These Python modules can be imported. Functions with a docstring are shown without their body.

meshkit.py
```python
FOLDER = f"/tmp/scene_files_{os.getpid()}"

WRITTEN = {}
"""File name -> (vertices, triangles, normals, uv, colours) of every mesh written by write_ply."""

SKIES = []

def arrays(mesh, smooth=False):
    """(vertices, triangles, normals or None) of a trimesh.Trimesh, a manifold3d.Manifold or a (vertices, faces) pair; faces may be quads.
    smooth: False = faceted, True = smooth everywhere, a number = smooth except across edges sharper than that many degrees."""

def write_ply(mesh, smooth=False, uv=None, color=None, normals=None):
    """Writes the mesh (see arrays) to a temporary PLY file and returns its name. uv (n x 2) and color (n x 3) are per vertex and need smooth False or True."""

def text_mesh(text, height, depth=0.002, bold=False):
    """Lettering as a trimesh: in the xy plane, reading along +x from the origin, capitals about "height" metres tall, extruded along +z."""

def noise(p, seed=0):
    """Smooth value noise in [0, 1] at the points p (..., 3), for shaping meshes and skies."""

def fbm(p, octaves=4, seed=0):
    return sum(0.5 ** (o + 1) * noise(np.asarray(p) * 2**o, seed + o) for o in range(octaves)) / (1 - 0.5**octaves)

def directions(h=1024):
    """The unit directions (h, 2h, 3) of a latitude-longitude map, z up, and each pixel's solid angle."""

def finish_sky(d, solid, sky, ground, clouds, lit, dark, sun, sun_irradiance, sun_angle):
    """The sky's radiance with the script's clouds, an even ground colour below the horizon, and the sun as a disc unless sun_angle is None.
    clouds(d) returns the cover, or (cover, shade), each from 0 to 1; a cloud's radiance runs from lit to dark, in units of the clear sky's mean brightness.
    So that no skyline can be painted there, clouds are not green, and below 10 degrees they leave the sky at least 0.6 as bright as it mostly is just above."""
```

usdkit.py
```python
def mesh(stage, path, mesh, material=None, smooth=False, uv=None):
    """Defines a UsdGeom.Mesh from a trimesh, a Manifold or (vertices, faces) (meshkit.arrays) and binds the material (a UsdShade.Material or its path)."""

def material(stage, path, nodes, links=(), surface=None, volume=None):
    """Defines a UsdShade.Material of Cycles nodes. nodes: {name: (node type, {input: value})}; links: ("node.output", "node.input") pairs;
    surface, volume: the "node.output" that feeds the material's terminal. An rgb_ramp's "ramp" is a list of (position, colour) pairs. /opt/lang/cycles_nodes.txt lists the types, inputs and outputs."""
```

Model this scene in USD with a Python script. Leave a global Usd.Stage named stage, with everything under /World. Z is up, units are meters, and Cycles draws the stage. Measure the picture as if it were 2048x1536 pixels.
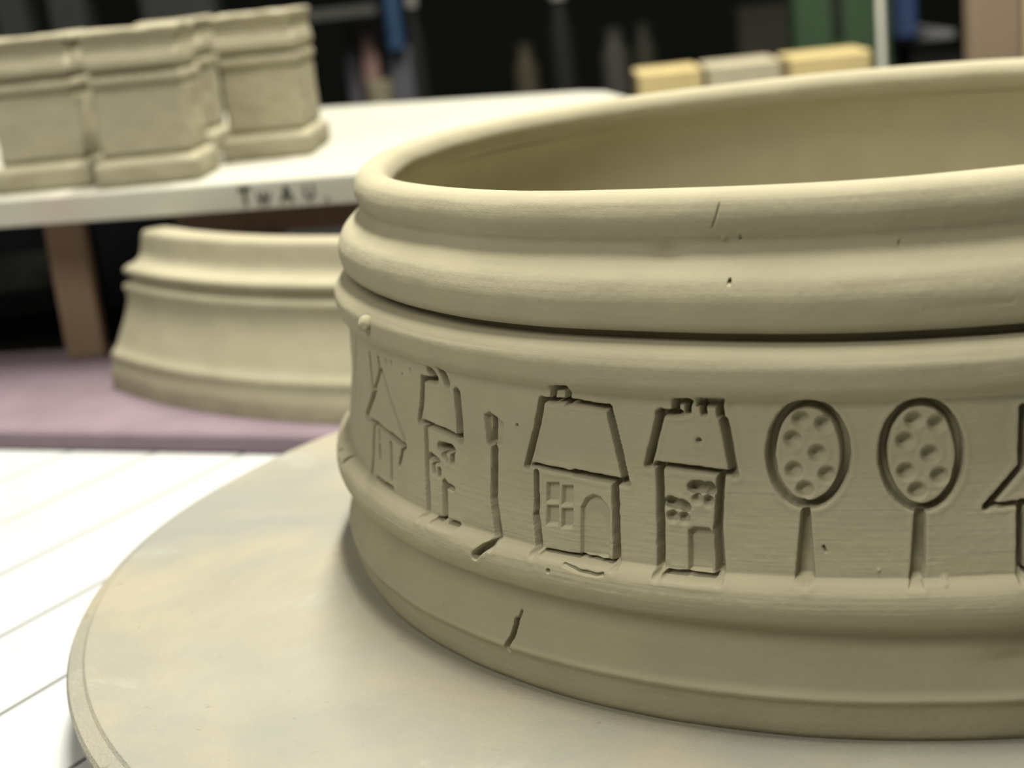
import math, random
import numpy as np, trimesh, usdkit, meshkit
from pxr import Usd, UsdGeom, UsdLux, UsdShade, Gf, Sdf, Vt

stage = Usd.Stage.CreateInMemory()
UsdGeom.SetStageUpAxis(stage, UsdGeom.Tokens.z)
UsdGeom.SetStageMetersPerUnit(stage, 1.0)
UsdGeom.Xform.Define(stage, '/World')
UsdGeom.Scope.Define(stage, '/World/Looks')

# ---- camera, lights, exposure ------------------------------------------------
U = 0.15            # one design unit in metres (the camera hangs 1 unit above the bat)
Z0 = 0.774          # height of the bat's top face above the floor
TABLE = -0.15       # table top, in units relative to the bat's top face


def W(x, y, z):
    return (x * U, y * U, Z0 + z * U)


pitch, roll = math.radians(15.42), math.radians(-6.08)
up = np.array([math.sin(roll) * math.cos(pitch), -math.cos(roll) * math.cos(pitch), -math.sin(pitch)])
ex = np.array([1.0, 0, 0]) - up[0] * up
ex /= np.linalg.norm(ex)
ey = np.cross(ex, up)
if ey[2] < 0:
    ey = -ey
rows = [[ex[0], ey[0], up[0], 0], [-ex[1], -ey[1], -up[1], 0], [-ex[2], -ey[2], -up[2], 0], [*W(0, 0, 1), 1]]
cam = UsdGeom.Camera.Define(stage, '/World/camera')
cam.AddTransformOp().Set(Gf.Matrix4d(*[float(v) for r in rows for v in r]))
cam.CreateHorizontalApertureAttr(36.0)
cam.CreateVerticalApertureAttr(27.0)
cam.CreateFocalLengthAttr(36.0 * 3000 / 2048)
cam.CreateClippingRangeAttr(Gf.Vec2f(0.01, 50))
cam.CreateFStopAttr(14.0)
cam.CreateFocusDistanceAttr(2.08 * U)
cam.CreateExposureAttr(0.38)


def rect_light(name, at, aim, w, h, power, color):
    l = UsdLux.RectLight.Define(stage, '/World/' + name)
    m = Gf.Matrix4d()
    m.SetLookAt(Gf.Vec3d(*at), Gf.Vec3d(*aim), Gf.Vec3d(0.02, 1, 0.1))
    l.AddTransformOp().Set(m.GetInverse())
    l.CreateWidthAttr(w)
    l.CreateHeightAttr(h)
    l.CreateIntensityAttr(power)
    l.CreateColorAttr(Gf.Vec3f(*color))


TUBE = (1.0, 0.968, 0.86)
rect_light('ceiling_tube_light', (0.08, 0.66, Z0 + 1.25), (0.08, 0.659, Z0), 0.10, 1.2, 100.0, TUBE)
rect_light('front_tube_light', (-0.72, -0.45, Z0 + 1.25), (0.05, 0.32, Z0), 1.2, 0.16, 19.0, TUBE)
dome = UsdLux.DomeLight.Define(stage, '/World/dim_room_light')
dome.CreateIntensityAttr(0.02)
dome.CreateColorAttr(Gf.Vec3f(1.0, 0.95, 0.8))


# ---- helpers -----------------------------------------------------------------
used = {}


def numbered(parent, name):
    k = used.get((parent, name), 0)
    used[(parent, name)] = k + 1
    return f'{parent}/{name}' + (f'_{k:03d}' if k else '')


def tag(p, label=None, cat=None, group=None, kind=None):
    p = p.GetPrim() if hasattr(p, 'GetPrim') else p
    for k, v in (('label', label), ('category', cat), ('group', group), ('kind', kind)):
        if v:
            p.SetCustomDataByKey(k, v)
    return p


def thing(name, label, cat, loc=(0, 0, 0), rotz=0, group=None):
    x = UsdGeom.Xform.Define(stage, numbered('/World', name))
    x.AddTranslateOp().Set(Gf.Vec3d(*[float(v) for v in loc]))
    if rotz:
        x.AddRotateZOp().Set(float(rotz))
    return tag(x, label, cat, group)


def obj(name, mesh, m, parent=None, smooth=30, label=None):
    path = numbered(str(parent.GetPath()) if parent else '/World', name)
    p = usdkit.mesh(stage, path, mesh, m, smooth=smooth).GetPrim()
    if label:
        tag(p, label)
    return p


def raw(name, v, f, n, m, parent, label=None):
    """A mesh with the normals given (so that neighbouring bands of one surface shade as one)."""
    keep, inv = np.unique(f, return_inverse=True)
    path = numbered(str(parent.GetPath()), name)
    g = UsdGeom.Mesh.Define(stage, path)
    f = inv.reshape(-1, f.shape[1])
    g.CreatePointsAttr(Vt.Vec3fArray.FromNumpy(v[keep].astype(np.float32)))
    g.CreateFaceVertexCountsAttr(Vt.IntArray.FromNumpy(np.full(len(f), f.shape[1], np.int32)))
    g.CreateFaceVertexIndicesAttr(Vt.IntArray.FromNumpy(f.astype(np.int32).ravel()))
    g.CreateSubdivisionSchemeAttr('none')
    g.CreateNormalsAttr(Vt.Vec3fArray.FromNumpy(n[keep].astype(np.float32)))
    g.SetNormalsInterpolation('vertex')
    UsdShade.MaterialBindingAPI.Apply(g.GetPrim()).Bind(m)
    if label:
        tag(g, label)
    return g.GetPrim()


def hull(points):
    return trimesh.convex.convex_hull(np.asarray(points, float))


def bevel_box(sx, sy, sz, b, at=(0, 0, 0), rz=0):
    """A box with chamfered edges standing on z = at[2]."""
    pts = []
    for a in (-1, 1):
        for c in (-1, 1):
            for e in (-1, 1):
                x, y, z = a * sx / 2, c * sy / 2, e * sz / 2
                pts += [(x - a * b, y - c * b, z), (x - a * b, y, z - e * b), (x, y - c * b, z - e * b)]
    m = hull(pts)
    m.apply_translation((0, 0, sz / 2))
    if rz:
        m.apply_transform(trimesh.transformations.rotation_matrix(math.radians(rz), (0, 0, 1)))
    m.apply_translation(at)
    return m


def inset(poly, d):
    from shapely.geometry import Polygon
    return list(Polygon(poly).buffer(-d, join_style=2).exterior.coords)[:-1]


def slab(poly, z0, z1, r, steps=4):
    """A convex plan extruded from z0 to z1 with a rounded top edge and a small bottom chamfer (units in, metres out)."""
    pts = [(x, y, z0 + r * .3) for x, y in poly] + [(x, y, z0) for x, y in inset(poly, r * .3)]
    for k in range(steps + 1):
        a = k / steps * math.pi / 2
        pts += [(x, y, z1 - r + r * math.sin(a)) for x, y in (inset(poly, r * (1 - math.cos(a))) if k else poly)]
    return hull([W(*p) for p in pts])


def lathe(profile, n=64, at=(0, 0, 0)):
    """Solid of revolution from an (r, z) profile that starts and ends on the axis."""
    m = trimesh.creation.revolve(np.asarray(profile, float), sections=n)
    m.apply_translation(at)
    return m


# ---- materials ---------------------------------------------------------------
def look(name, color, rough=0.85, var=0.06, scale=40.0, bump=0.0, bscale=400.0, stretch=(1, 1, 1), spots=None, spec=0.25):
    """Plain or gently mottled surface: colour varied by noise, optional fine relief; spots = (colour, threshold, scale)."""
    c = np.array(color)
    nodes = {'g': ('texture_coordinate', {}), 'm': ('mapping', {'scale': stretch}),
             'n': ('noise_texture', {'scale': scale, 'detail': 5.0, 'roughness': 0.6}),
             'r': ('rgb_ramp', {'ramp': [(0.3, tuple(c * (1 - var))), (0.7, tuple(np.minimum(c * (1 + var), 1)))]}),
             'p': ('principled_bsdf', {'roughness': rough, 'specular_ior_level': spec})}
    links = [('g.object', 'm.vector'), ('m.vector', 'n.vector'), ('n.fac', 'r.fac')]
    out = 'r.color'
    for k, (sc, lo, hi, ssc) in enumerate(spots or []):
        nodes[f'sn{k}'] = ('noise_texture', {'scale': ssc, 'detail': 6.0, 'roughness': 0.65, 'distortion': 0.6})
        nodes[f'so{k}'] = ('mapping', {'location': (3.7 * (k + 1), 1.3 * k, 0.7)})
        nodes[f'sr{k}'] = ('rgb_ramp', {'ramp': [(lo, (0, 0, 0)), (hi, (1, 1, 1))]})
        nodes[f'sm{k}'] = ('mix_color', {'b': sc})
        links += [('g.object', f'so{k}.vector'), (f'so{k}.vector', f'sn{k}.vector'), (f'sn{k}.fac', f'sr{k}.fac'), (f'sr{k}.color', f'sm{k}.fac'), (out, f'sm{k}.a')]
        out = f'sm{k}.result'
    links.append((out, 'p.base_color'))
    if bump:
        nodes['bn'] = ('noise_texture', {'scale': bscale, 'detail': 4.0})
        nodes['b'] = ('bump', {'strength': 1.0, 'distance': bump})
        links += [('m.vector', 'bn.vector'), ('bn.fac', 'b.height'), ('b.normal', 'p.normal')]
    return usdkit.material(stage, '/World/Looks/' + name, nodes, links, surface='p.BSDF')
rng = np.random.default_rng(7)
random.seed(7)

CLAY = (0.333, 0.303, 0.208)


def clay(name, color, streak=0.00010, grain=0.00008):
    c = np.array(color)
    nodes = {'g': ('texture_coordinate', {}), 'm': ('mapping', {'scale': (1, 1, 26)}),
             'ns': ('noise_texture', {'scale': 75.0, 'detail': 4.0, 'roughness': 0.6}),
             'ng': ('noise_texture', {'scale': 2600.0, 'detail': 2.0}),
             'nc': ('noise_texture', {'scale': 45.0, 'detail': 5.0, 'roughness': 0.6}),
             'r': ('rgb_ramp', {'ramp': [(0.3, tuple(c * 0.94)), (0.7, tuple(c * 1.05))]}),
             'bs': ('bump', {'distance': streak, 'strength': 0.38}), 'bg': ('bump', {'distance': grain, 'strength': 0.6}),
             'p': ('principled_bsdf', {'roughness': 0.9, 'specular_ior_level': 0.2})}
    links = [('g.object', 'm.vector'), ('m.vector', 'ns.vector'), ('g.object', 'ng.vector'), ('g.object', 'nc.vector'), ('nc.fac', 'r.fac'),
             ('r.color', 'p.base_color'), ('ns.fac', 'bs.height'), ('ng.fac', 'bg.height'), ('bs.normal', 'bg.normal'), ('bg.normal', 'p.normal')]
    return usdkit.material(stage, '/World/Looks/' + name, nodes, links, surface='p.BSDF')


m_clay = clay('damp_clay', CLAY)
m_clay_dry = clay('drying_clay', (0.325, 0.297, 0.207), 0.0, 0.0002)
m_bat = look('clay_stained_bat', (0.243, 0.233, 0.187), 0.8, 0.10, 18, 0.00025, 1100,
             spots=[((0.208, 0.207, 0.183), 0.45, 0.68, 8), ((0.30, 0.262, 0.185), 0.45, 0.70, 12), ((0.15, 0.135, 0.10), 0.64, 0.78, 190), ((0.32, 0.315, 0.28), 0.60, 0.76, 22)])
m_table = look('white_painted_slat', (0.42, 0.427, 0.42), 0.6, 0.02, 14, 0.00003, 300)
m_mauve = look('mauve_board', (0.185, 0.138, 0.162), 0.85, 0.10, 30, 0.0003, 250)
m_shelf = look('white_shelf_paint', (0.43, 0.422, 0.355), 0.55, 0.05, 12, 0.0001, 200, stretch=(1, 3, 3),
               spots=[((0.42, 0.345, 0.30), 0.52, 0.74, 9)])
m_wood = look('raw_pine', (0.22, 0.155, 0.10), 0.8, 0.14, 30, 0.0002, 200, stretch=(1, 1, 0.1))
m_rail = look('brown_wood', (0.26, 0.18, 0.12), 0.8, 0.14, 30)
m_ink = look('black_marker_ink', (0.035, 0.04, 0.035), 0.6)
m_ink_red = look('faded_marker_ink', (0.08, 0.065, 0.065), 0.6)
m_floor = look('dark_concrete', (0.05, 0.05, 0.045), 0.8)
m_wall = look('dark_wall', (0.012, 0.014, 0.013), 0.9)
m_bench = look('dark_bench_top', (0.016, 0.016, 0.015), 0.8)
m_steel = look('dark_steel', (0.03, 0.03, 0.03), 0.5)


# ---- room ----------------------------------------------------------------------
def structure(name, mesh, m):
    tag(obj(name, mesh, m, smooth=False), kind='structure')


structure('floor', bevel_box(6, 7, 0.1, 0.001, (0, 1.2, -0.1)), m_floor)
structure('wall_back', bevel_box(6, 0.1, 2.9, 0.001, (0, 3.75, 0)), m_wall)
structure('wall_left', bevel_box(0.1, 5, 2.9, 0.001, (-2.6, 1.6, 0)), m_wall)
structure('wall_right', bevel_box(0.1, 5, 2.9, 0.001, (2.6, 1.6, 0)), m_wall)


# ---- white slatted table ---------------------------------------------------------
def build_table():
    from shapely.geometry import Polygon, box
    t = thing('work_table', 'white painted slatted work table under the round bat', 'table')
    d, nrm = np.array([0.5, 0.8660254]), np.array([0.8660254, -0.5])
    frame = box(-2.9, 0.55, 2.6, 5.22)
    step, off = 0.2676, -2.857
    for k in range(-9, 22):
        a = off + k * step + 0.0036
        b = off + (k + 1) * step - 0.0036
        quad = Polygon([nrm * a - d * 12, nrm * b - d * 12, nrm * b + d * 12, nrm * a + d * 12]).intersection(frame)
        if quad.is_empty or quad.area < 0.02:
            continue
        pts = list(quad.exterior.coords)[:-1]
        obj('slat', slab(pts, TABLE - 0.022, TABLE, 0.006, 2), m_table, t)
    obj('backing', slab([(-2.85, .6), (2.55, .6), (2.55, 5.17), (-2.85, 5.17)], TABLE - .13, TABLE - .022, .004, 1), m_table, t)
    obj('batten', trimesh.util.concatenate([bevel_box(5.3 * U, 0.35 * U, 0.25 * U, 0.003, W(-0.15, y, TABLE - 0.38)) for y in (0.95, 2.9, 4.85)]), m_table, t)
    for x in (-2.6, 2.3):
        for y in (0.95, 4.85):
            obj('leg', bevel_box(0.05, 0.05, W(0, 0, TABLE - 0.38)[2], 0.004, (x * U, y * U, 0)), m_table, t)


build_table()

# ---- round bat ---------------------------------------------------------------------
def build_bat():
    prof = [(0, -0.15), (1.17, -0.15), (1.185, -0.140), (1.225, -0.095), (1.247, -0.06), (1.2595, -0.035), (1.2605, -0.022), (1.256, -0.0150), (1.233, -0.0060), (1.228, -0.0010), (1.222, 0.0), (1.0, 0.0), (0.6, 0.0), (0, 0.0)]
    v = [(r * U, z * U) for r, z in prof]
    m = lathe(v, 220, W(0.390, 2.532, 0))
    t = obj('pottery_bat', m, m_bat, smooth=14)
    tag(t, 'round grey beige pottery bat with clay smears under the stamped pot', 'bat')


build_bat()

# ---- stamped pot ---------------------------------------------------------------------
CX, CY = 0.610, 2.703
PROFILE = [(.996, 0), (1.002, .010), (1.007, .050), (1.0125, .063), (1.0015, .076), (.990, .120), (.988, .143), (.991, .150), (1.012, .165), (1.019, .187),
           (1.016, .205), (1.004, .219), (.991, .2235), (.990, .228), (.966, .440), (.967, .446), (.974, .453), (.983, .470), (.984, .490), (.976, .508),
           (.960, .5165), (.934, .519), (.934, .528), (.953, .5315), (.963, .545), (.966, .572), (.958, .598), (.940, .618), (.922, .634), (.918, .646),
           (.922, .658), (.928, .680), (.922, .700), (.907, .712), (.893, .7145), (.878, .711), (.866, .700), (.860, .683), (.863, .664), (.872, .645)]
INNER = [(.872, .645), (.888, .615), (.900, .57), (.908, .45), (.915, .25), (.922, .07), (.90, .045), (.5, .04), (0.001, .04)]

STAMPS = {
 'cottage': [
  ('s', [[229.53, 0.4304], [227.53, 0.3326]], 0.0068, 0.009),
  ('s', [[229.53, 0.4304], [232.44, 0.4339]], 0.0045, 0.009),
  ('s', [[232.29, 0.4331], [236.09, 0.4293]], 0.0062, 0.009),
  ('s', [[236.05, 0.4296], [236.65, 0.3794], [237.25, 0.3279]], 0.0068, 0.009),
  ('s', [[228.25, 0.3354], [232.53, 0.3329]], 0.0042, 0.007),
  ('s', [[232.39, 0.3332], [237.35, 0.3285]], 0.0068, 0.009),
  ('s', [[230.59, 0.4303], [231.02, 0.4519], [232.53, 0.4549], [232.07, 0.4297]], 0.0052, 0.009),
  ('s', [[228.53, 0.3257], [228.51, 0.2641]], 0.0058, 0.009),
  ('s', [[228.51, 0.2641], [228.98, 0.2186]], 0.0078, 0.009),
  ('s', [[236.25, 0.3251], [236.46, 0.2188]], 0.0072, 0.009),
  ('s', [[229.78, 0.2193], [233.59, 0.2198], [236.7, 0.2192]], 0.0045, 0.008),
  ('p', [[229.61, 0.3129], [230.82, 0.3158], [230.77, 0.2899], [229.56, 0.2868]], 0.004),
  ('p', [[231.22, 0.3126], [232.24, 0.3149], [232.19, 0.2893], [231.17, 0.2868]], 0.004),
  ('p', [[229.63, 0.2807], [230.76, 0.2837], [230.71, 0.2577], [229.58, 0.2545]], 0.004),
  ('p', [[231.2, 0.2807], [232.25, 0.2833], [232.2, 0.2575], [231.15, 0.2547]], 0.004),
  ('p', [[233.08, 0.2226], [233.08, 0.2873], [233.53, 0.3005], [234.16, 0.3065], [234.78, 0.3046], [235.3, 0.2972], [235.69, 0.29], [235.62, 0.2242]], 0.0042),
 ],
 'townhouse': [
  ('s', [[240.57, 0.4289], [239.23, 0.3566]], 0.0074, 0.009),
  ('s', [[240.42, 0.4274], [242.18, 0.429]], 0.0066, 0.009),
  ('s', [[245.64, 0.4212], [246.23, 0.3512]], 0.008, 0.009),
  ('s', [[239.98, 0.3576], [243.23, 0.355], [246.32, 0.3513]], 0.0058, 0.009),
  ('s', [[241.82, 0.4281], [241.89, 0.4454], [242.98, 0.4463]], 0.007, 0.009),
  ('s', [[242.91, 0.4456], [242.81, 0.4308]], 0.005, 0.009),
  ('p', [[243.72, 0.4526], [245.83, 0.4528], [245.59, 0.44], [243.62, 0.4399]], 0.0085),
  ('s', [[244.05, 0.4422], [244.1, 0.4298]], 0.0055, 0.009),
  ('s', [[245.37, 0.442], [245.4, 0.4286]], 0.0062, 0.009),
  ('s', [[240.22, 0.3521], [240.25, 0.2168]], 0.0074, 0.009),
  ('s', [[245.18, 0.3459], [244.88, 0.2812]], 0.0072, 0.009),
  ('s', [[244.88, 0.2812], [245.06, 0.2172]], 0.008, 0.009),
  ('s', [[240.93, 0.2175], [243.16, 0.2171], [245.19, 0.2173]], 0.0062, 0.009),
  ('s', [[243.0, 0.3309], [243.53, 0.3318]], 0.0135, 0.006),
  ('s', [[244.23, 0.3322], [244.27, 0.3295]], 0.0125, 0.006),
  ('d', [243.25, 0.3164], 0.0062, 0.01),
  ('d', [244.15, 0.3144], 0.0066, 0.01),
  ('s', [[241.02, 0.3088], [241.41, 0.3074]], 0.0125, 0.006),
  ('s', [[241.97, 0.3067], [242.26, 0.3041]], 0.0115, 0.006),
  ('d', [241.22, 0.2907], 0.007, 0.01),
  ('d', [242.16, 0.2897], 0.0066, 0.01),
  ('p', [[242.55, 0.222], [242.54, 0.2742], [242.96, 0.2784], [244.13, 0.2783], [244.43, 0.2729], [244.36, 0.2227]], 0.0055),
  ('d', [243.53, 0.3933], 0.0034, 0.006),
  ('d', [245.41, 0.4173], 0.0022, 0.004),
 ],
 'tree': [
  ('s', [[254.61, 0.3807], [254.53, 0.368], [254.35, 0.3557], [254.07, 0.3444], [253.72, 0.3344], [253.29, 0.3261], [252.8, 0.32], [252.28, 0.3161], [251.74, 0.3147], [251.2, 0.3158], [250.69, 0.3194], [250.22, 0.3253], [249.81, 0.3335], [249.48, 0.3434], [249.24, 0.3548], [249.11, 0.3673], [249.08, 0.3802], [249.16, 0.3932], [249.34, 0.4056], [249.63, 0.4171], [250.0, 0.4271], [250.44, 0.4353], [250.94, 0.4414], [251.48, 0.4454], [252.03, 0.447], [252.55, 0.4453], [253.05, 0.4412], [253.51, 0.435], [253.91, 0.4268], [254.23, 0.4169], [254.45, 0.4056], [254.58, 0.3934], [254.61, 0.3807]], 0.0086, 0.0085),
  ('d', [251.44, 0.4252], 0.0092, 0.0085),
  ('d', [253.09, 0.4187], 0.0092, 0.0085),
  ('d', [250.78, 0.3989], 0.0092, 0.0085),
  ('d', [252.55, 0.3809], 0.0092, 0.0085),
  ('d', [250.78, 0.3588], 0.0092, 0.0085),
  ('d', [253.19, 0.3533], 0.0092, 0.0085),
  ('d', [251.54, 0.3342], 0.0092, 0.0085),
  ('p', [[251.28, 0.3084], [251.8, 0.3086], [252.0, 0.2223], [251.46, 0.2156], [250.71, 0.221]], 0.0105),
 ],
 'tree2': [
  ('s', [[262.65, 0.3751], [262.57, 0.3621], [262.38, 0.3496], [262.11, 0.3382], [261.75, 0.3282], [261.32, 0.3202], [260.84, 0.3142], [260.32, 0.3107], [259.79, 0.3097], [259.27, 0.3113], [258.77, 0.3154], [258.31, 0.322], [257.92, 0.3306], [257.6, 0.3411], [257.37, 0.3529], [257.24, 0.3657], [257.22, 0.379], [257.3, 0.3921], [257.48, 0.4047], [257.76, 0.4162], [258.12, 0.4261], [258.56, 0.4342], [259.04, 0.44], [259.56, 0.4437], [260.09, 0.4447], [260.62, 0.4428], [261.12, 0.4383], [261.57, 0.4317], [261.97, 0.4231], [262.28, 0.4127], [262.5, 0.4009], [262.63, 0.3882], [262.65, 0.3751]], 0.0078, 0.0085),
  ('d', [259.49, 0.4213], 0.0092, 0.0085),
  ('d', [261.11, 0.4155], 0.0092, 0.0085),
  ('d', [258.83, 0.3951], 0.0092, 0.0085),
  ('d', [260.56, 0.3769], 0.0092, 0.0085),
  ('d', [258.82, 0.3558], 0.0092, 0.0085),
  ('d', [261.16, 0.3488], 0.0092, 0.0085),
  ('d', [259.56, 0.3316], 0.0092, 0.0085),
  ('p', [[259.33, 0.3051], [260.03, 0.3047], [259.82, 0.2376], [259.58, 0.2165], [258.73, 0.2174], [258.92, 0.238]], 0.0105),
 ],
 'gable_r': [
  ('s', [[267.14, 0.4279], [266.96, 0.355], [264.36, 0.3068]], 0.0066, 0.009),
  ('s', [[264.36, 0.3074], [266.85, 0.3092]], 0.0046, 0.007),
  ('s', [[266.74, 0.3063], [266.42, 0.2208]], 0.0072, 0.009),
  ('s', [[268.2, 0.43], [270.2, 0.43], [273.8, 0.309], [266.8, 0.3092]], 0.0068, 0.009),
  ('s', [[272.9, 0.309], [272.7, 0.224], [266.6, 0.224]], 0.0068, 0.009),
 ],
 'lamp': [
  ('p', [[222.7, 0.3939], [223.34, 0.3998], [224.9, 0.387], [224.66, 0.3577], [222.94, 0.3531]], 0.006),
  ('s', [[223.39, 0.3905], [223.25, 0.3554]], 0.0075, 0.0095),
  ('s', [[223.79, 0.3475], [223.65, 0.2733], [224.49, 0.2139]], 0.0098, 0.0105),
  ('s', [[224.45, 0.2162], [223.6, 0.2084], [222.85, 0.1961]], 0.008, 0.008),
 ],
 'town2': [
  ('s', [[213.68, 0.4246], [213.15, 0.3902], [212.61, 0.3553]], 0.0085, 0.009),
  ('s', [[213.68, 0.4246], [215.8, 0.4267]], 0.006, 0.009),
  ('s', [[215.2, 0.4409], [215.97, 0.4301]], 0.012, 0.01),
  ('s', [[217.24, 0.4457], [217.75, 0.4296]], 0.012, 0.01),
  ('s', [[219.12, 0.4176], [219.25, 0.3484]], 0.0115, 0.009),
  ('s', [[213.33, 0.3554], [216.58, 0.3537], [219.4, 0.3488]], 0.006, 0.009),
  ('s', [[213.75, 0.3476], [213.97, 0.2926], [214.66, 0.2201]], 0.008, 0.009),
  ('s', [[216.44, 0.2191], [219.38, 0.2201]], 0.006, 0.009),
  ('s', [[216.13, 0.3272], [217.37, 0.3282]], 0.011, 0.009),
  ('s', [[217.76, 0.331], [218.12, 0.3277]], 0.008, 0.008),
  ('s', [[216.65, 0.316], [217.11, 0.3114]], 0.008, 0.007),
  ('s', [[218.03, 0.3175], [218.01, 0.3099]], 0.007, 0.007),
  ('s', [[214.61, 0.3073], [215.35, 0.3046]], 0.009, 0.008),
  ('s', [[215.51, 0.3059], [215.91, 0.3035]], 0.006, 0.007),
  ('s', [[215.08, 0.2944], [215.22, 0.2848]], 0.007, 0.006),
  ('s', [[216.05, 0.2917], [216.03, 0.2832]], 0.006, 0.007),
  ('s', [[216.95, 0.2743], [217.27, 0.2235]], 0.0095, 0.007),
  ('s', [[217.1, 0.2741], [218.22, 0.2705]], 0.006, 0.005),
 ],
 'gable': [
  ('s', [[202.59, 0.3743], [198.89, 0.312]], 0.0098, 0.0117),
  ('s', [[204.22, 0.4086], [202.26, 0.3706]], 0.0057, 0.0065),
  ('s', [[204.78, 0.4089], [206.13, 0.3748], [209.55, 0.3169]], 0.0055, 0.0078),
  ('s', [[201.47, 0.4255], [201.42, 0.37]], 0.0069, 0.0117),
  ('s', [[204.14, 0.4277], [204.23, 0.4127]], 0.0069, 0.0117),
  ('s', [[199.1, 0.3112], [202.84, 0.315], [206.31, 0.3116]], 0.0044, 0.0065),
  ('s', [[206.68, 0.3107], [209.72, 0.3049]], 0.0067, 0.0117),
  ('s', [[201.85, 0.3084], [201.5, 0.2234]], 0.009, 0.0117),
  ('s', [[203.41, 0.304], [203.51, 0.2903]], 0.0057, 0.0078),
  ('s', [[203.62, 0.2792], [203.71, 0.262]], 0.008, 0.0091),
  ('s', [[206.51, 0.2954], [206.8, 0.268], [206.96, 0.24]], 0.0069, 0.0091),
  ('s', [[209.29, 0.3], [208.66, 0.271]], 0.0055, 0.0078),
  ('s', [[203.33, 0.226], [205.42, 0.2265], [207.4, 0.2281]], 0.0052, 0.0078),
 ],
 'tree_l': [
  ('s', [[195.95, 0.4351], [194.11, 0.3933], [192.58, 0.3498], [191.56, 0.2947]], 0.0055, 0.006),
  ('d', [196.03, 0.4031], 0.0075, 0.008),
  ('d', [195.16, 0.3576], 0.0075, 0.008),
  ('d', [196.76, 0.3468], 0.0075, 0.008),
  ('d', [195.58, 0.3307], 0.0075, 0.008),
 ],
}
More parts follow.
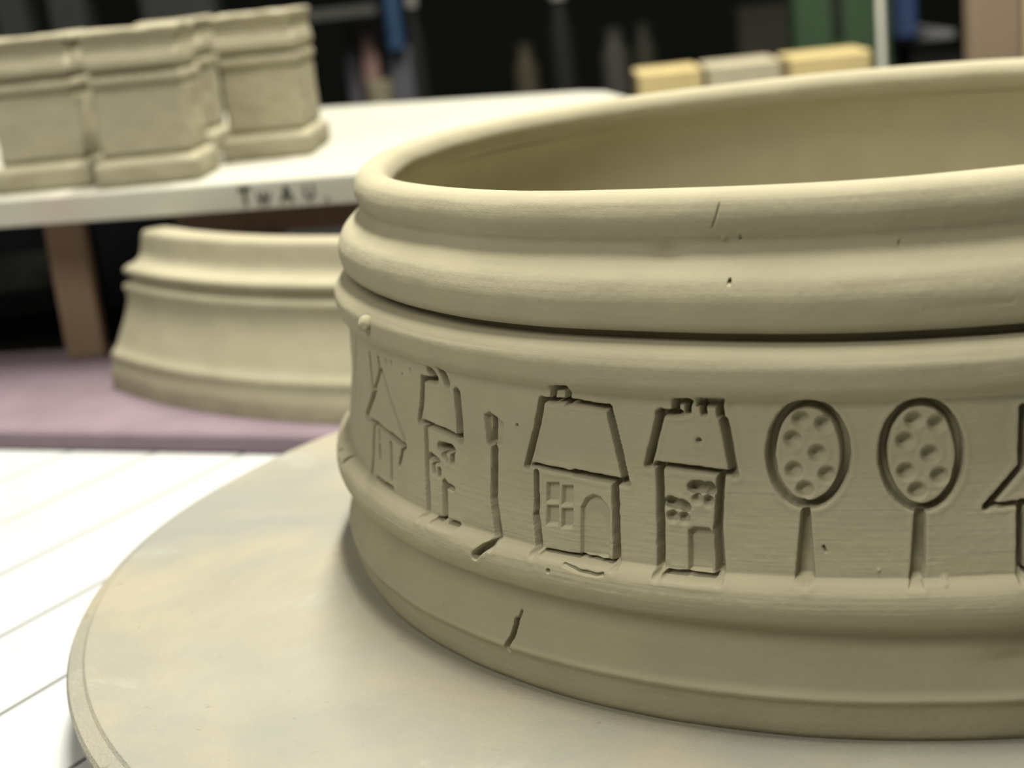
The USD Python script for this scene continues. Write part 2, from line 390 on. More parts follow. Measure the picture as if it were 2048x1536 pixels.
OUTLINE = {
 'cottage': [[230.2, 0.4583], [234.18, 0.4722], [236.86, 0.4426], [237.98, 0.3261], [236.99, 0.3145], [237.31, 0.2149], [228.86, 0.2092], [227.91, 0.321], [226.78, 0.3244], [228.99, 0.4325]],
 'townhouse': [[241.6, 0.4584], [246.31, 0.4593], [246.77, 0.3481], [245.67, 0.3378], [245.74, 0.212], [239.61, 0.2112], [239.59, 0.3483], [238.59, 0.3488], [240.0, 0.4341]],
 'tree': [[250.43, 0.3055], [249.56, 0.3168], [248.89, 0.3336], [248.46, 0.3544], [248.32, 0.3775], [248.49, 0.4008], [248.95, 0.4223], [249.65, 0.4402], [250.66, 0.4563], [251.67, 0.4643], [252.66, 0.4641], [253.56, 0.4558], [254.3, 0.4397], [254.9, 0.4221], [255.25, 0.401], [255.31, 0.3782], [255.09, 0.3556], [254.61, 0.335], [253.89, 0.3181], [253.0, 0.3063], [252.9, 0.3006], [252.83, 0.2134], [250.3, 0.2121], [250.51, 0.2998]],
 'tree2': [[258.53, 0.303], [257.7, 0.3152], [257.06, 0.3325], [256.65, 0.3537], [256.53, 0.3768], [256.69, 0.4], [257.13, 0.4212], [257.81, 0.4385], [258.65, 0.4535], [259.58, 0.4607], [260.54, 0.4597], [261.5, 0.4501], [262.33, 0.4348], [262.92, 0.4166], [263.26, 0.3951], [263.32, 0.3721], [263.09, 0.3494], [262.61, 0.3291], [261.9, 0.3127], [261.02, 0.3016], [260.76, 0.297], [260.47, 0.2121], [258.15, 0.2127], [258.57, 0.2982]],
 'gable_r': [[263.7, 0.3], [266.0, 0.345], [266.3, 0.44], [273.5, 0.44], [274.2, 0.3], [273.2, 0.29], [272.9, 0.224], [265.6, 0.224], [265.6, 0.3]],
 'lamp': [[222.02, 0.4037], [225.69, 0.4017], [225.3, 0.3507], [225.64, 0.2125], [223.76, 0.1916], [222.24, 0.1886], [223.04, 0.2168], [222.6, 0.3434], [221.9, 0.3488]],
 'town2': [[215.66, 0.4593], [219.89, 0.4576], [219.94, 0.343], [220.01, 0.2166], [214.41, 0.2133], [213.02, 0.3397], [211.75, 0.3508], [212.88, 0.4276]],
 'gable': [[200.78, 0.4297], [205.39, 0.4285], [207.15, 0.3864], [210.46, 0.3109], [209.73, 0.2681], [208.77, 0.2277], [202.35, 0.2196], [200.8, 0.3048], [197.02, 0.3014], [200.49, 0.3623]],
 'tree_l': [[195.68, 0.4376], [198.17, 0.4292], [199.1, 0.357], [197.54, 0.308], [191.29, 0.271]],
}
PITS = [
  ('d', [226.47, 0.3871], 0.0024, 0.005),
  ('d', [230.81, 0.2016], 0.0026, 0.006),
  ('d', [215.88, 0.0775], 0.0016, 0.004),
  ('d', [246.57, 0.6004], 0.0022, 0.008),
  ('d', [190.01, 0.2185], 0.011, 0.01),
  ('d', [189.29, 0.206], 0.007, 0.006),
  ('d', [206.04, 0.429], 0.004, 0.004),
  ('d', [207.41, 0.43], 0.004, 0.004),
  ('d', [209.61, 0.418], 0.0035, 0.004),
  ('d', [211.37, 0.4294], 0.004, 0.004),
  ('d', [247.01, 0.6522], 0.002, 0.004),
  ('d', [259.07, 0.6365], 0.0025, 0.003),
  ('d', [251.07, 0.2193], 0.0015, 0.003),
  ('s', [[225.6, 0.0957], [225.37, 0.0765], [225.12, 0.0593]], 0.0058, 0.01),
  ('s', [[226.18, 0.1135], [225.6, 0.0934]], 0.0018, 0.0035),
  ('s', [[245.56, 0.6964], [245.35, 0.6816], [244.9, 0.6673]], 0.0011, 0.0018),
  ('s', [[260.44, 0.5601], [263.6, 0.5607], [266.59, 0.562]], 0.0022, 0.0008),
  ('s', [[193.87, 0.2192], [193.26, 0.2062]], 0.008, 0.006),
  ('s', [[232.21, 0.2133], [233.74, 0.2091], [235.35, 0.2081], [235.79, 0.2101]], 0.0034, 0.0025),
  ('s', [[252.75, 0.262], [252.89, 0.2562]], 0.0018, 0.004),
]
BUMPS = [('d', [261.17, 0.2216], 0.006, 0.006), ('d', [256.64, 0.2336], 0.003, 0.003), ('d', [245.68, 0.6514], 0.006, 0.002)]
LUMP = [205.26, 0.4921]



def inside(poly, x, y):
    """Even-odd test of points (x, y) against a polygon."""
    p = np.asarray(poly)
    r = np.zeros(x.shape, bool)
    j = len(p) - 1
    for i in range(len(p)):
        xi, yi, xj, yj = *p[i], *p[j]
        r ^= ((yi > y) != (yj > y)) & (x < (xj - xi) * (y - yi) / (yj - yi + 1e-12) + xi)
        j = i
    return r


def seg_dist(pts, x, y):
    d = np.full(x.shape, 9.0)
    for (x0, y0), (x1, y1) in zip(pts[:-1], pts[1:]):
        dx, dy = x1 - x0, y1 - y0
        t = np.clip(((x - x0) * dx + (y - y0) * dy) / (dx * dx + dy * dy + 1e-12), 0, 1)
        d = np.minimum(d, np.hypot(x - x0 - t * dx, y - y0 - t * dy))
    return d


def sstep(a, b, x):
    t = np.clip((x - a) / (b - a), 0, 1)
    return t * t * (3 - 2 * t)


def carve(depth, lip, T, Z, item, shift=0.0):
    """Presses one stroke, patch or dimple (given in degrees round the pot and height) into the depth field."""
    k = math.pi / 180 * 0.98
    kind = item[0]
    pts = np.array([item[1]] if kind == 'd' else item[1], float)
    pts[:, 0] = (pts[:, 0] + shift) * k
    pad = 0.03
    tc, zr = T[0] * k, Z[:, 0]
    i0, i1 = np.searchsorted(tc, [pts[:, 0].min() - pad, pts[:, 0].max() + pad])
    rr = np.nonzero((zr > pts[:, 1].min() - pad) & (zr < pts[:, 1].max() + pad))[0]
    if i1 - i0 < 2 or len(rr) < 2:
        return
    sl = (slice(rr[0], rr[-1] + 1), slice(i0, i1))
    x, y = T[sl] * k, Z[sl]
    if kind == 's':
        w, dp = item[2] * 1.22, item[3]
        wob = (meshkit.noise(np.stack([x * 90, y * 90, 0 * x], -1), 3) - .5) * .0010
        d = seg_dist(pts, x, y) - w / 2 + wob
        e = 0.0017
    elif kind == 'p':
        dp = item[2]
        ins = inside(pts, x, y)
        d = seg_dist(np.vstack([pts, pts[:1]]), x, y)
        d = np.where(ins, -d, d)
        e = 0.0016
    else:
        r, dp = item[2], item[3]
        d = np.hypot(x - pts[0, 0], y - pts[0, 1]) - r
        e = max(r * .42, .0008)
    c = (1.05 if kind == 'd' else {'s': 2.5, 'p': 1.7}[kind]) * dp * (1 - sstep(-e, e, d))
    depth[sl] = np.maximum(depth[sl], c)
    lip[sl] = np.maximum(lip[sl], .0008 * np.exp(-((d - .0050) / .0038) ** 2) * (dp > .005))


def pot_rows():
    """Outer profile resampled finely over the frieze, with its running band names."""
    from scipy.interpolate import PchipInterpolator
    p = np.array(PROFILE)
    s = np.r_[0, np.cumsum(np.hypot(*np.diff(p, axis=0).T))]
    fr, fz = PchipInterpolator(s, p[:, 0]), PchipInterpolator(s, p[:, 1])
    q, out = 0.0, []
    while q < s[-1]:
        z = float(fz(q))
        out.append(q)
        fine = .15 < z < .475 and q < 1.0
        q += .0013 if fine else .0032
    out.append(s[-1])
    q = np.array(out)
    return fr(q), fz(q), q


def sag(x, y, z):
    """The wet pot has sunk a little towards its far side."""
    az = np.degrees(np.arctan2(y - CY, x - CX)) % 360
    lo = sstep(.55, .70, z) * (-.009 * np.exp(-((az - 225) / 40) ** 2) - .010 * np.exp(-((az - 188) / 22) ** 2))
    return lo - 0.026 * np.clip(z / .71, 0, 1) ** 1.5 * sstep(0.0, 1.0, (y - 2.05) / 1.35)


def build_pot():
    R, Zp, arc = pot_rows()
    th = np.r_[np.arange(-60, 174, .75), np.arange(174, 184, .14), np.arange(184, 272, .08), np.arange(272, 300 - .05, .16)]
    T, Z = np.meshgrid(th, Zp)
    Rg = np.repeat(R[:, None], len(th), 1)
    depth, lip = np.zeros_like(T), np.zeros_like(T)
    lo, hi = np.searchsorted(Zp[:int(np.argmax(Zp))], [.15, .475])
    sub = slice(lo, hi)
    D, L = depth[sub], lip[sub]
    extra = [('cottage', -53), ('cottage', 47), ('townhouse', 49), ('townhouse', 58)]
    for key, shift in [(k, 0) for k in STAMPS] + extra:
        for it in STAMPS[key]:
            carve(D, L, T[sub], Z[sub], it, shift)
    top = int(np.argmax(Zp)) + 1
    for it in PITS:
        carve(depth[:top], lip[:top] * 0, T[:top], Z[:top], it)
    k = math.pi / 180
    nb = np.stack([np.cos(T * k) * 6, np.sin(T * k) * 6, Z * 9], -1)
    wob = (meshkit.fbm(nb, 3, 5) - .5) * .006
    rough = (meshkit.noise(np.stack([T * 2.2, Z * 160, 0 * T], -1), 9) - .5) * .0004 + (meshkit.noise(np.stack([T * .25, Z * 420, 0 * T], -1), 11) - .5) * .0004
    bump = np.zeros_like(T)
    for b in BUMPS:
        x, y = (T - b[1][0]) * k * .98, Z - b[1][1]
        bump[:top] += (b[3] * np.exp(-(x * x + y * y) / (b[2] * .6) ** 2))[:top]
    # a thumb dent at the foot and one in the neck, and a seam step in the lip
    for tc, zc, wt, wz, a in ((266.0, .105, 2.2, .014, -.006), (267.0, .080, 3.0, .012, .006), (240.8, .632, 1.5, .010, -.006), (246, .640, 2.0, .016, -.003)):
        bump[:top] += (a * np.exp(-((T - tc) / wt) ** 2 - ((Z - zc) / wz) ** 2))[:top]
    flat = (Zp > .7135) | (Zp < .004)
    Rr = Rg + wob + rough + bump + lip - depth
    Zz = Z + np.where(Z > .5, (meshkit.noise(np.stack([T * .05, 0 * T, 0 * T], -1), 4) - .5) * .004, 0)
    x, y = CX + Rr * np.cos(T * k), CY + Rr * np.sin(T * k)
    z = Zz + sag(x, y, Z)
    V = np.stack([x * U, y * U, Z0 + z * U], -1)
    nr, nc = T.shape
    ids = np.arange(nr * nc).reshape(nr, nc)
    nx = np.roll(ids, -1, 1)
    F = np.stack([ids[:-1], nx[:-1], nx[1:], ids[1:]], -1)          # quads, outward
    v = V.reshape(-1, 3)
    dr = np.gradient(V, axis=0)
    dc = np.roll(V, -1, 1) - np.roll(V, 1, 1)
    n = np.cross(dc, dr).reshape(-1, 3)
    n /= np.linalg.norm(n, axis=1, keepdims=True) + 1e-12
    pot = thing('stamped_pot', 'large round unfired clay pot with stamped houses and trees around its wall', 'pot')
    r_of = lambda z: int(np.searchsorted(Zp[:top - 1], z))
    cuts = [('foot_band', 0, r_of(.146)), ('lower_bead', r_of(.146), r_of(.2235)), ('frieze_band', r_of(.2235), r_of(.4455)),
            ('upper_bead', r_of(.4455), r_of(.5235)), ('rim_moulding', r_of(.5235), nr - 1)]
    for name, a, b in cuts:
        f = F[a:b]
        if name != 'frieze_band':
            raw(name, v, f.reshape(-1, 4), n, m_clay, pot)
            continue
        tc, zc = T[a:b] + .04, (Z[a:b] + Z[a + 1:b + 1]) / 2
        own = np.full(tc.shape, -1)
        names = []
        kinds = {'cottage': 'house_stamp', 'townhouse': 'house_stamp', 'town2': 'house_stamp', 'gable': 'house_stamp', 'gable_r': 'house_stamp',
                 'tree': 'tree_stamp', 'tree2': 'tree_stamp', 'tree_l': 'tree_stamp', 'lamp': 'street_lamp_stamp'}
        says = {'cottage': 'wide cottage stamp with one chimney and an arched door', 'townhouse': 'tall house stamp with chimneys and two round-paned windows',
                'town2': 'narrow house stamp with chimneys beside the street lamp', 'gable': 'pointed gable house stamp near the left edge of the pot',
                'gable_r': 'pointed gable house stamp cut by the right edge', 'tree': 'left of the two full oval tree stamps with round dimples',
                'tree2': 'right of the two full oval tree stamps with round dimples', 'tree_l': 'oval tree stamp on the far left turn of the wall',
                'lamp': 'street lamp stamp with a square lantern'}
        for key, shift in [(q, 0) for q in OUTLINE] + extra:
            m = inside([(p[0] + shift, p[1]) for p in OUTLINE[key]], tc, zc) & (own < 0)
            own[m] = len(names)
            names.append((key, shift))
        band = raw('frieze_band', v, f[own < 0], n, m_clay, pot)
        for i, (key, shift) in enumerate(names):
            if (own == i).sum() > 20:
                raw(kinds[key], v, f[own == i], n, m_clay, band, None if shift else says[key])
    # inner wall and floor
    from scipy.interpolate import PchipInterpolator
    p = np.array(INNER)
    s = np.r_[0, np.cumsum(np.hypot(*np.diff(p, axis=0).T))]
    q = np.linspace(0, s[-1], 60)
    ri, zi = PchipInterpolator(s, p[:, 0])(q), PchipInterpolator(s, p[:, 1])(q)
    t = np.arange(0, 360, 1.0)
    T, Z = np.meshgrid(t, zi)
    Rr = np.repeat(ri[:, None], len(t), 1)
    x, y = CX + Rr * np.cos(T * k), CY + Rr * np.sin(T * k)
    V = np.stack([x * U, y * U, Z0 + (Z + sag(x, y, Z)) * U], -1)
    ids = np.arange(Rr.size).reshape(Rr.shape)
    nx = np.roll(ids, -1, 1)
    F = np.stack([ids[:-1], nx[:-1], nx[1:], ids[1:]], -1).reshape(-1, 4)
    n = np.cross(np.roll(V, -1, 1) - np.roll(V, 1, 1), np.gradient(V, axis=0)).reshape(-1, 3)
    n /= np.linalg.norm(n, axis=1, keepdims=True) + 1e-12
    raw('inner_wall', V.reshape(-1, 3), F, n, m_clay, pot)
    # a pressed-on lump of clay where the upper bead turns away
    lt, lz = math.radians(LUMP[0]), LUMP[1]
    lr = float(np.interp(lz, Zp[:top], R[:top])) + .001
    ball = trimesh.creation.icosphere(3, .0135 * U)
    ball.vertices[:] += (meshkit.noise(ball.vertices * 900, 2)[:, None] - .5) * .0005
    lx, ly = CX + lr * math.cos(lt), CY + lr * math.sin(lt)
    ball.apply_translation(W(lx, ly, lz + float(sag(lx, ly, lz))))
    obj('clay_lump', ball, m_clay, pot, smooth=True)
    # underside
    obj('underside', lathe([(0, .001 * U), (.985 * U, .001 * U), (.985 * U, .012 * U), (0, .012 * U)], 180, W(CX, CY, 0)), m_clay, pot)


build_pot()

# ---- mauve board, curved ring piece ------------------------------------------------
board = slab([(-3.1, 4.57), (-1.585, 4.100), (-1.120, 3.930), (-.665, 3.715), (-.44, 3.600), (-.25, 4.70), (-1.47, 4.94), (-3.1, 5.20)], TABLE, -.088, .022)
tag(obj('mauve_board', board, m_mauve, smooth=40), 'mauve padded board on the white table under the curved clay slab', 'board')

RING_C = (.234, 5.430)


def build_ring():
    t = thing('curved_clay_slab', 'curved beige clay wall section with raised ridges standing on the mauve board', 'clay slab')
    outer = [(1.861, -.070), (1.860, -.03), (1.850, .015), (1.852, .026), (1.848, .036), (1.834, .050), (1.822, .070), (1.772, .200), (1.780, .212), (1.777, .226), (1.752, .238),
             (1.750, .246), (1.768, .257), (1.772, .268), (1.758, .279), (1.732, .287), (1.714, .303), (1.700, .350), (1.696, .364), (1.686, .372)]
    inner = [(1.62, .372), (1.60, .36), (1.66, .20), (1.76, -.070)]
    from scipy.interpolate import PchipInterpolator
    o = np.array(outer)
    s = np.r_[0, np.cumsum(np.hypot(*np.diff(o, axis=0).T))]
    q = np.linspace(0, s[-1], 90)
    o = np.c_[PchipInterpolator(s, o[:, 0])(q), PchipInterpolator(s, o[:, 1])(q)]
    az = np.linspace(215, 249, 150)

    def band(name, prof, closed_ends, seed):
        prof = np.array(prof)
        A, Zr = np.meshgrid(np.radians(az), prof[:, 1])
        Rr = np.repeat(prof[:, :1], len(az), 1)
        Rr = Rr * 1.0168 + (meshkit.fbm(np.stack([A * 22, Zr * 14, 0 * A], -1), 3, seed) - .5) * .0045
        Zr = 1 - (1 - Zr) * 1.0168
        V = np.stack([(RING_C[0] + Rr * np.cos(A)) * U, (RING_C[1] + Rr * np.sin(A)) * U, Z0 + Zr * U], -1)
        ids = np.arange(Rr.size).reshape(Rr.shape)
        return V, ids

    # closed solid: the profile runs round outer face, top, inner face, bottom
    prof = np.vstack([o, np.array(inner), o[:1]])
    V, ids = band('wall', prof, True, 3)
    F = np.stack([ids[:-1, :-1], ids[:-1, 1:], ids[1:, 1:], ids[1:, :-1]], -1)
    v = V.reshape(-1, 3)
    cuts = {'foot_rim': (0, int(np.searchsorted(o[:, 1], .045))), 'wall': (int(np.searchsorted(o[:, 1], .045)), int(np.searchsorted(o[:, 1], .205))),
            'ridge': (int(np.searchsorted(o[:, 1], .205)), int(np.searchsorted(o[:, 1], .290))), 'top_rim': (int(np.searchsorted(o[:, 1], .290)), len(prof) - 1)}
    n = np.cross(np.gradient(V, axis=1), np.gradient(V, axis=0)).reshape(-1, 3)
    n /= np.linalg.norm(n, axis=1, keepdims=True) + 1e-12
    for name, (a, b) in cuts.items():
        raw(name, v, F[a:b].reshape(-1, 4), n, m_clay_dry, t)
    # cut ends
    from shapely.geometry import Polygon
    for k in (0, -1):
        ring = V[:-1, k]
        tri = trimesh.creation.triangulate_polygon(Polygon([(r * 1.0168, 1 - (1 - z) * 1.0168) for r, z in prof[:-1]]), engine='earcut')
        pts2, f2 = tri
        a = math.radians(az[k])
        pts = np.stack([(RING_C[0] + pts2[:, 0] * math.cos(a)) * U, (RING_C[1] + pts2[:, 0] * math.sin(a)) * U, Z0 + pts2[:, 1] * U], -1)
        obj('cut_end', trimesh.Trimesh(pts, f2 if k else f2[:, ::-1], process=False), m_clay_dry, t, smooth=False)


build_ring()


# ---- white shelf on wooden legs ------------------------------------------------------
ZS = .48


def build_shelf():
    t = thing('white_shelf', 'white painted wooden shelf board with black lettering on its front edge', 'shelf')
    plan = [(-3.3, 4.99), (-1.631, 4.581), (-.519, 4.334), (.40, 4.135), (.44, 5.6), (.335, 6.20), (.24, 6.33), (-.932, 6.92), (-3.3, 8.1)]
    obj('shelf_board', slab(plan, ZS - .088, ZS, .012), m_shelf, t)
    for x, y, z0 in ((-1.515, 4.80, -.0872), (.16, 4.55, TABLE), (-2.9, 7.4, TABLE), (-.35, 6.2, TABLE)):
        obj('leg', bevel_box(.128 * U, .06 * U, (ZS - .088 - z0) * U, .001, W(x, y, z0), 0), m_wood, t)
    a, b = np.array([-1.22, 5.10]), np.array([.1, 4.72])
    L = np.linalg.norm(b - a)
    obj('rail', bevel_box(L * U, .07 * U, .155 * U, .001, W(*(a + b) / 2, ZS - .088 - .155), math.degrees(math.atan2(*(b - a)[::-1]))), m_rail, t)
    # lettering on the front edge: T W A U .
    p0, p1 = np.array([-1.631, 4.581]), np.array([-.519, 4.334])
    d = (p1 - p0) / np.linalg.norm(p1 - p0)
    for ch, px, h, dz, m in (('T', -.872, .050, .020, m_ink), ('W', -.815, .034, .018, m_ink_red), ('A', -.742, .044, .022, m_ink), ('U', -.672, .038, .026, m_ink_red), ('.', -.61, .04, .016, m_ink_red)):
        tm = meshkit.text_mesh(ch, h * U, .0006, bold=True)
        s = (px - p0[0]) / d[0]
        o = p0 + d * s
        nrm = np.array([d[1], -d[0]])
        M = np.eye(4)
        M[:3, 0] = (d[0], d[1], 0)
        M[:3, 1] = (0, 0, 1)
        M[:3, 2] = (nrm[0], nrm[1], 0)
        M[:3, 3] = W(o[0], o[1], ZS - .088 + dz)
        tm.apply_transform(M)
        obj('letter', tm, m, t, smooth=False)


build_shelf()


def build_pedestal(label, x, y, w, d, rz, seed, h=.466, group=None):
    """A square moulded clay block: projecting foot, plain panel, two beads and a flaring cornice, mitred at the corners."""
    t = thing('moulded_clay_block', label, 'clay block', W(x, y, ZS), rz, group)
    pr = [(.022, 0), (.032, .02), (.034, .062), (.026, .076), (-.006, .083), (-.010, .090), (0, .099), (0, .284), (-.004, .290), (-.008, .297), (.012, .305), (.016, .318),
          (.010, .330), (-.008, .337), (-.008, .344), (.018, .352), (.024, .366), (.020, .384), (.008, .400), (.004, .415), (.010, .435), (.022, .448), (.027, .458), (.020, h), (-.01, h + .002)]
    r = np.random.default_rng(seed)
    base = []
    c = .005
    hw, hd = w / 2, d / 2
    n = 14
    for (ax, ay), (bx, by) in (((-hw + c, -hd), (hw - c, -hd)), ((hw, -hd + c), (hw, hd - c)), ((hw - c, hd), (-hw + c, hd)), ((-hw, hd - c), (-hw, -hd + c))):
        for k in range(n):
            f = k / (n - 1)
            base.append((ax + (bx - ax) * f, ay + (by - ay) * f))
    base = np.array(base)
    from scipy.interpolate import PchipInterpolator
    p = np.array(pr)
    s = np.r_[0, np.cumsum(np.hypot(*np.diff(p, axis=0).T))]
    q = np.linspace(0, s[-1], 110)
    p = np.c_[PchipInterpolator(s, p[:, 0])(q), PchipInterpolator(s, p[:, 1])(q)]
    V = []
    for o, z in p:
        ring = base * [(hw + o * (.62 if z < .08 else .3)) / hw, (hd + (o if z < .09 else o * .8)) / hd]
        wob = (meshkit.fbm(np.c_[ring * 14, np.full(len(ring), z * 14 + seed)], 3, seed) - .5) * .010
        zz = np.full(len(ring), z) + (z > .44) * (meshkit.noise(np.c_[ring * 22, np.full(len(ring), seed * 3.1)], seed) - .5) * .012
        V.append(np.c_[ring * (1 + wob[:, None] / max(hw, hd)), zz] * U)
    V = np.array(V)
    nr, nc = V.shape[:2]
    ids = np.arange(nr * nc).reshape(nr, nc)
    nx = np.roll(ids, -1, 1)
    F = np.stack([ids[:-1], nx[:-1], nx[1:], ids[1:]], -1)
    v = V.reshape(-1, 3)
    nn = np.cross(np.roll(V, -1, 1) - np.roll(V, 1, 1), np.gradient(V, axis=0)).reshape(-1, 3)
    nn /= np.linalg.norm(nn, axis=1, keepdims=True) + 1e-12
    at = lambda z: int(np.searchsorted(p[:, 1], z))
    for name, a, b in (('foot', 0, at(.088)), ('panel', at(.088), at(.292)), ('bead', at(.292), at(.342)), ('cornice', at(.342), nr - 1)):
        raw(name, v, F[a:b].reshape(-1, 4), nn, m_clay_dry, t)
    topv = V[-1]
    cen = topv.mean(0)
    k = len(topv)
    tv = np.vstack([topv, cen])
    tf = np.array([(i, (i + 1) % k, k) for i in range(k)])
    obj('top_face', trimesh.Trimesh(tv, tf, process=False), m_clay_dry, t, smooth=False)
    obj('under_face', trimesh.Trimesh(np.vstack([V[0], V[0].mean(0)]), tf[:, ::-1], process=False), m_clay_dry, t, smooth=False)


build_pedestal('moulded clay block cut off by the left edge of the photo', -1.512, 4.80, .27, .20, -3, 1)
build_pedestal('moulded clay block in the middle of the front row on the shelf', -1.154, 4.675, .28, .20, -3, 2)
build_pedestal('rightmost moulded clay block on the white shelf', -.846, 5.13, .25, .34, -2, 3)
build_pedestal('moulded clay block half hidden behind and between the middle and rightmost blocks', -1.20, 5.42, .21, .20, -3, 4)

# ---- dark back of the studio -----------------------------------------------------------
def simple(name, mesh, color, label, cat, rough=.7, group=None):
    m = look(name + f'_paint_{len(used)}', color, rough)
    return tag(obj(name, mesh, m), label, cat, group)


def bench():
    t = thing('dark_workbench', 'dark workbench behind the white shelf carrying boxes and bricks', 'bench')
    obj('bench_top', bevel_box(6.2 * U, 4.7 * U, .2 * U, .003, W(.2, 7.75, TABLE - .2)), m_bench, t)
    for x in (-2.6, 3.0):
        for y in (5.7, 9.8):
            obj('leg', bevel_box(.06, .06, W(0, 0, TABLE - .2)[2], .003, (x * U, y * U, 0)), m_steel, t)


bench()


def carton(name, label, x, y, w, d, h, z, rz, m, extra=None, cat='box'):
    t = thing(name, label, cat, W(x, y, z), rz)
    obj('body', bevel_box(w * U, d * U, h * U, .002), m, t)
    if extra:
        extra(t, w * U, d * U, h * U)
    return t


m_navy = look('navy_card', (0.065, 0.07, 0.085), 0.7)
m_label = look('faded_grey_print', (0.20, 0.22, 0.20), 0.8, 0.35, 60)
m_pink = look('dull_pink_print', (0.36, 0.27, 0.27), 0.8)


def label_band(t, w, d, h):
    obj('printed_band', bevel_box(w * .96, .0012, h * .30, .0003, (0, -d / 2 - .0004, h * .22)), m_label, t)


def arrow(t, w, d, h):
    from shapely.geometry import Polygon
    p = Polygon([(-.010, 0), (.010, 0), (.008, .42), (.045, .42), (0, .56), (-.045, .42), (-.008, .42)])
    m = trimesh.creation.extrude_polygon(p, .008, engine='earcut')
    m.apply_scale(U * .62)
    m.apply_transform(trimesh.transformations.rotation_matrix(math.pi / 2, (1, 0, 0)))
    m.apply_translation((.02 * U, -d / 2 + .0002, h * .30))
    obj('printed_arrow', m, m_pink, t, smooth=False)


carton('dark_crate', 'dark navy box with a faded grey printed band behind the wooden leg', -2.16, 6.15, .62, .5, .50, TABLE, 14, m_navy, label_band)
carton('dark_crate', 'dark navy box with a pinkish upward arrow right of the wooden leg', -1.42, 6.15, .70, .5, .48, TABLE, 4, m_navy, arrow)

m_fire = look('yellow_firebrick', (0.50, 0.40, 0.19), 0.9, 0.08, 60, 0.0004, 500)
m_fire_w = look('pale_firebrick', (0.40, 0.36, 0.25), 0.9, 0.08, 60, 0.0004, 500)
for lab, x0, x1, m in (('yellow firebrick at the left end of the row behind the pot', .606, .966, m_fire), ('pale cream firebrick between two yellow ones', .978, 1.386, m_fire_w), ('yellow firebrick at the right end of the row beside the white pole', 1.418, 1.868, m_fire)):
    h = .39 - TABLE
    b = bevel_box((x1 - x0 - .014) * U, .42 * U, h * U, .0018, W((x0 + x1) / 2, 8.40 - .02 * x0, TABLE))
    tag(obj('firebrick', b, m, smooth=20), lab, 'brick', None)

simple('white_pole', lathe([(0, 0), (.0031, 0), (.0031, .62), (0, .62)], 20, W(2.052, 8.75, TABLE)), (0.62, 0.61, 0.54), 'thin white metal pole rising beside the last firebrick', 'pole', .5)

t = thing('green_cabinet', 'dark green metal cabinet with a black gap between its doors', 'cabinet', W(2.30, 11.2, 0), 0)
m_green = look('green_enamel', (0.036, 0.066, 0.034), 0.5)
m_black = look('black_gap', (0.012, 0.012, 0.010), 0.7)
gz = -Z0
obj('body', bevel_box(.66 * U, .3 * U, Z0 + 1.1 * U, .004, (-.035 * U, -.25 * U, gz)), m_green, t)
obj('door', bevel_box(.26 * U, .03 * U, 1.2 * U, .002, (-.235 * U, -.41 * U, -.1 * U)), m_green, t)
obj('door', bevel_box(.33 * U, .03 * U, 1.2 * U, .002, (.13 * U, -.41 * U, -.1 * U)), m_green, t)
obj('gap_strip', bevel_box(.07 * U, .025 * U, .8 * U, .001, (-.07 * U, -.41 * U, .30 * U)), m_black, t)

m_tan = look('pinkish_cardboard', (0.235, 0.175, 0.12), 0.85, 0.06, 20)
t = thing('cardboard_carton', 'tall pinkish brown cardboard carton at the right edge behind the pot', 'box', W(2.178, 7.10, TABLE), 0)
obj('body', bevel_box(.235 * U, .14 * U, 1.15 * U, .002), m_tan, t)
obj('flap', bevel_box(.23 * U, .02 * U, .25 * U, .001, (0, .06 * U, 1.15 * U)), m_tan, t)
simple('yellow_block', bevel_box(.4 * U, .4 * U, 1.1 * U, .003, W(2.51, 7.25, TABLE)), (0.52, 0.42, 0.22), 'yellow block standing at the extreme right beside the carton', 'block', .85)


def rack():
    t = thing('storage_rack', 'dark metal storage rack with grey rails at the back of the studio', 'rack')
    for x in (-5.2, 4.6):
        for y in (12.6, 15.6):
            obj('post', bevel_box(.12 * U, .12 * U, 2.0, .002, (x * U, y * U, 0)), m_steel, t)
    mr = look('grey_rail', (0.06, 0.06, 0.055), 0.5)
    obj('rack_shelf', bevel_box(9.4 * U, 3.1 * U, .06 * U, .002, W(-.5, 14.1, -.28)), m_bench, t)
    obj('rack_shelf', bevel_box(9.4 * U, 3.1 * U, .06 * U, .002, W(-.5, 14.1, 1.9)), m_bench, t)
    obj('rail', bevel_box(4.05 * U, .05 * U, .085 * U, .002, W(-3.15, 12.55, .745)), mr, t)
    obj('rack_shelf', bevel_box(4.0 * U, 3.0 * U, .04 * U, .002, W(-3.15, 14.1, .775)), m_bench, t)


rack()
ZR = -.22


def jar(name, label, x, y, z, r, h, color, cat):
    pr = [(0, 0), (r * .95, 0), (r, h * .06), (r, h * .7), (r * .62, h * .84), (r * .6, h), (0, h)]
    t = thing(name, label, cat, W(x, y, z))
    obj('body', lathe([(a * U, b * U) for a, b in pr], 32), look(f'{name}_glaze_{len(used)}', color, .6), t, smooth=40)
    obj('lid', lathe([(0, h * U), (r * .66 * U, h * U), (r * .66 * U, (h + .05) * U), (0, (h + .05) * U)], 32), look(f'{name}_lid_{len(used)}', tuple(np.array(color) * .8), .6), t, smooth=40)


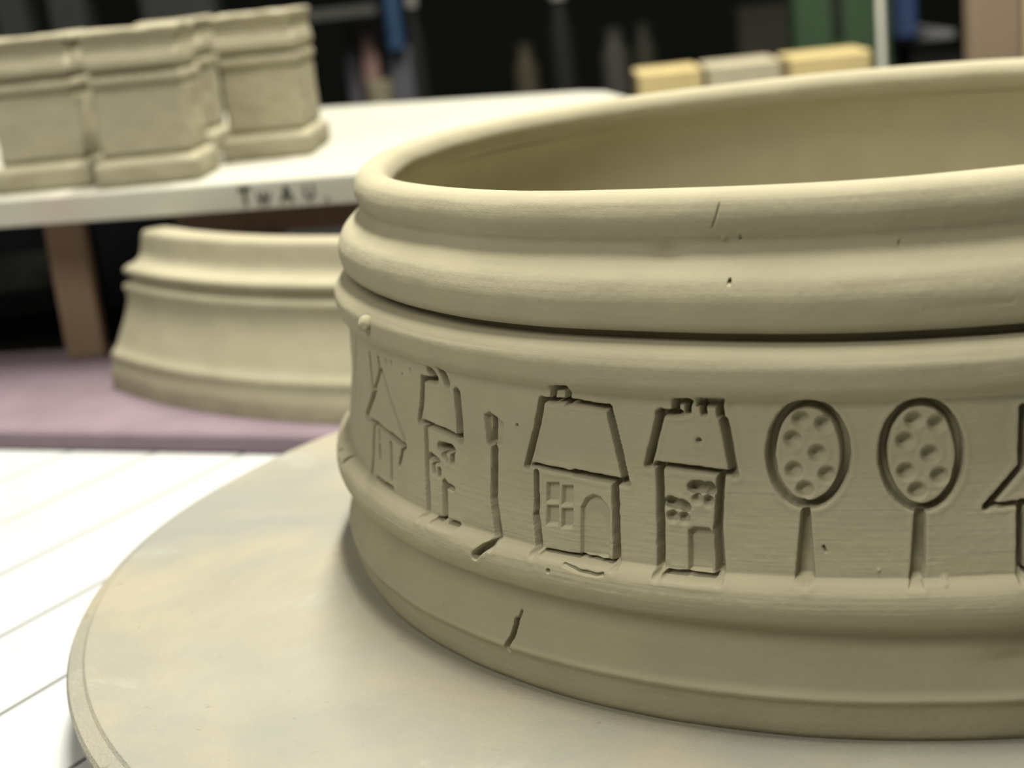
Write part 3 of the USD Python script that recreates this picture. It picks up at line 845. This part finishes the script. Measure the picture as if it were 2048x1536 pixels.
simple('blue_tube', lathe([(0, 0), (.075 * U, 0), (.075 * U, 1.15 * U), (0, 1.15 * U)], 24, W(-1.045, 13.1, .44)), (0.026, 0.06, 0.12), 'dark blue upright tube on the storage rack', 'tube', .6)
simple('grey_stand', bevel_box(.2 * U, .2 * U, .66 * U, .003, W(-1.04, 13.3, ZR)), (0.085, 0.085, 0.10), 'grey block stand carrying the blue tube', 'stand', .7)
jar('storage_jar', 'whitish jar left of the pink one on the rack', -1.45, 13.3, .43 - .65 + .0, .07, .86, (.14, .13, .15), 'jar')
jar('storage_jar', 'pale pink jar beside the blue tube on the rack', -1.275, 13.0, -.22, .075, .82, (.24, .15, .13), 'jar')
simple('beige_tub', lathe([(0, 0), (.10 * U, 0), (.115 * U, .42 * U), (.105 * U, .43 * U), (0, .43 * U)], 32, W(-1.2, 12.75, ZR)), (0.20, 0.18, 0.12), 'beige tub low on the rack under the blue tube', 'tub', .8)
def capped_bottle(label, x, y, top, r):
    """A near-black tall bottle with a pale screw cap."""
    t = thing('capped_bottle', label, 'bottle', W(x, y, ZR + .004))
    h = top - ZR - .1
    obj('body', lathe([(a * U, c * U) for a, c in ((0, 0), (r * 1.5, 0), (r * 1.5, h * .7), (r * .7, h * .9), (r * .7, h), (0, h))], 28), m_black, t, smooth=40)
    obj('cap', lathe([(a * U, c * U) for a, c in ((0, h), (r, h), (r, h + .08), (r * .8, h + .1), (0, h + .1))], 28), m_cap, t, smooth=40)


m_cap = look('pale_plastic_cap', (0.26, 0.255, 0.23), 0.6)
capped_bottle('tall black bottle with a pale cap right of the blue tube', -.90, 13.4, .86, .05)
capped_bottle('tall black bottle with a pale cap high above the back rim of the pot', .37, 13.4, .80, .07)
jar('glaze_bottle', 'dim brown bottle on the rack above the middle of the white shelf', .04, 14, ZR, .11, .50, (.06, .052, .032), 'bottle')
jar('glaze_bottle', 'dim grey bottle on the rack left of the firebricks', .86, 14, ZR + .002, .13, .55, (.055, .053, .045), 'bottle')
jar('glaze_bottle', 'dim brown bottle on the rack just above the first firebrick', 1.16, 14.4, ZR, .11, .56, (.05, .05, .036), 'bottle')
simple('brown_box', bevel_box(.50 * U, .5 * U, .66 * U, .003, W(2.25, 14.3, ZR + .001)), (0.035, 0.032, 0.024), 'dark brown box on the rack left of the green cabinet', 'box', .8)
for lab, x, w in (('grey box at the far left above the clay blocks', -4.25, .26), ('dim grey box second from the left above the clay blocks', -3.77, .30), ('wide dim grey box above the middle clay block', -2.83, .62)):
    simple('grey_box', bevel_box(w * U, .4 * U, .5 * U, .003, W(x, 13.2, .816)), (0.032, 0.034, 0.032), lab, 'box', .8)

t = thing('wall_shelf', 'grey metal shelf right of the white pole', 'shelf', W(3.12, 12.2, -.2), 0)
mg = look('grey_metal_shelf', (0.16, 0.16, 0.165), 0.5)
obj('board', bevel_box(.60 * U, 1.4 * U, .07 * U, .002, (0, .6 * U, .31 * U)), mg, t)
obj('upright', bevel_box(.10 * U, .10 * U, Z0 + .1 * U, .002, (.2 * U, 1.15 * U, -Z0 + .2 * U)), m_steel, t)
simple('blue_folder', bevel_box(.14 * U, .6 * U, .8 * U, .002, W(2.95, 12.0, .181)), (0.03, 0.055, 0.13), 'dark blue folder standing on the grey metal shelf', 'folder', .6)
simple('navy_folder', bevel_box(.08 * U, .6 * U, .8 * U, .002, W(2.835, 12.0, .181)), (0.018, 0.028, 0.055), 'narrow navy folder beside the blue one on the grey shelf', 'folder', .6)
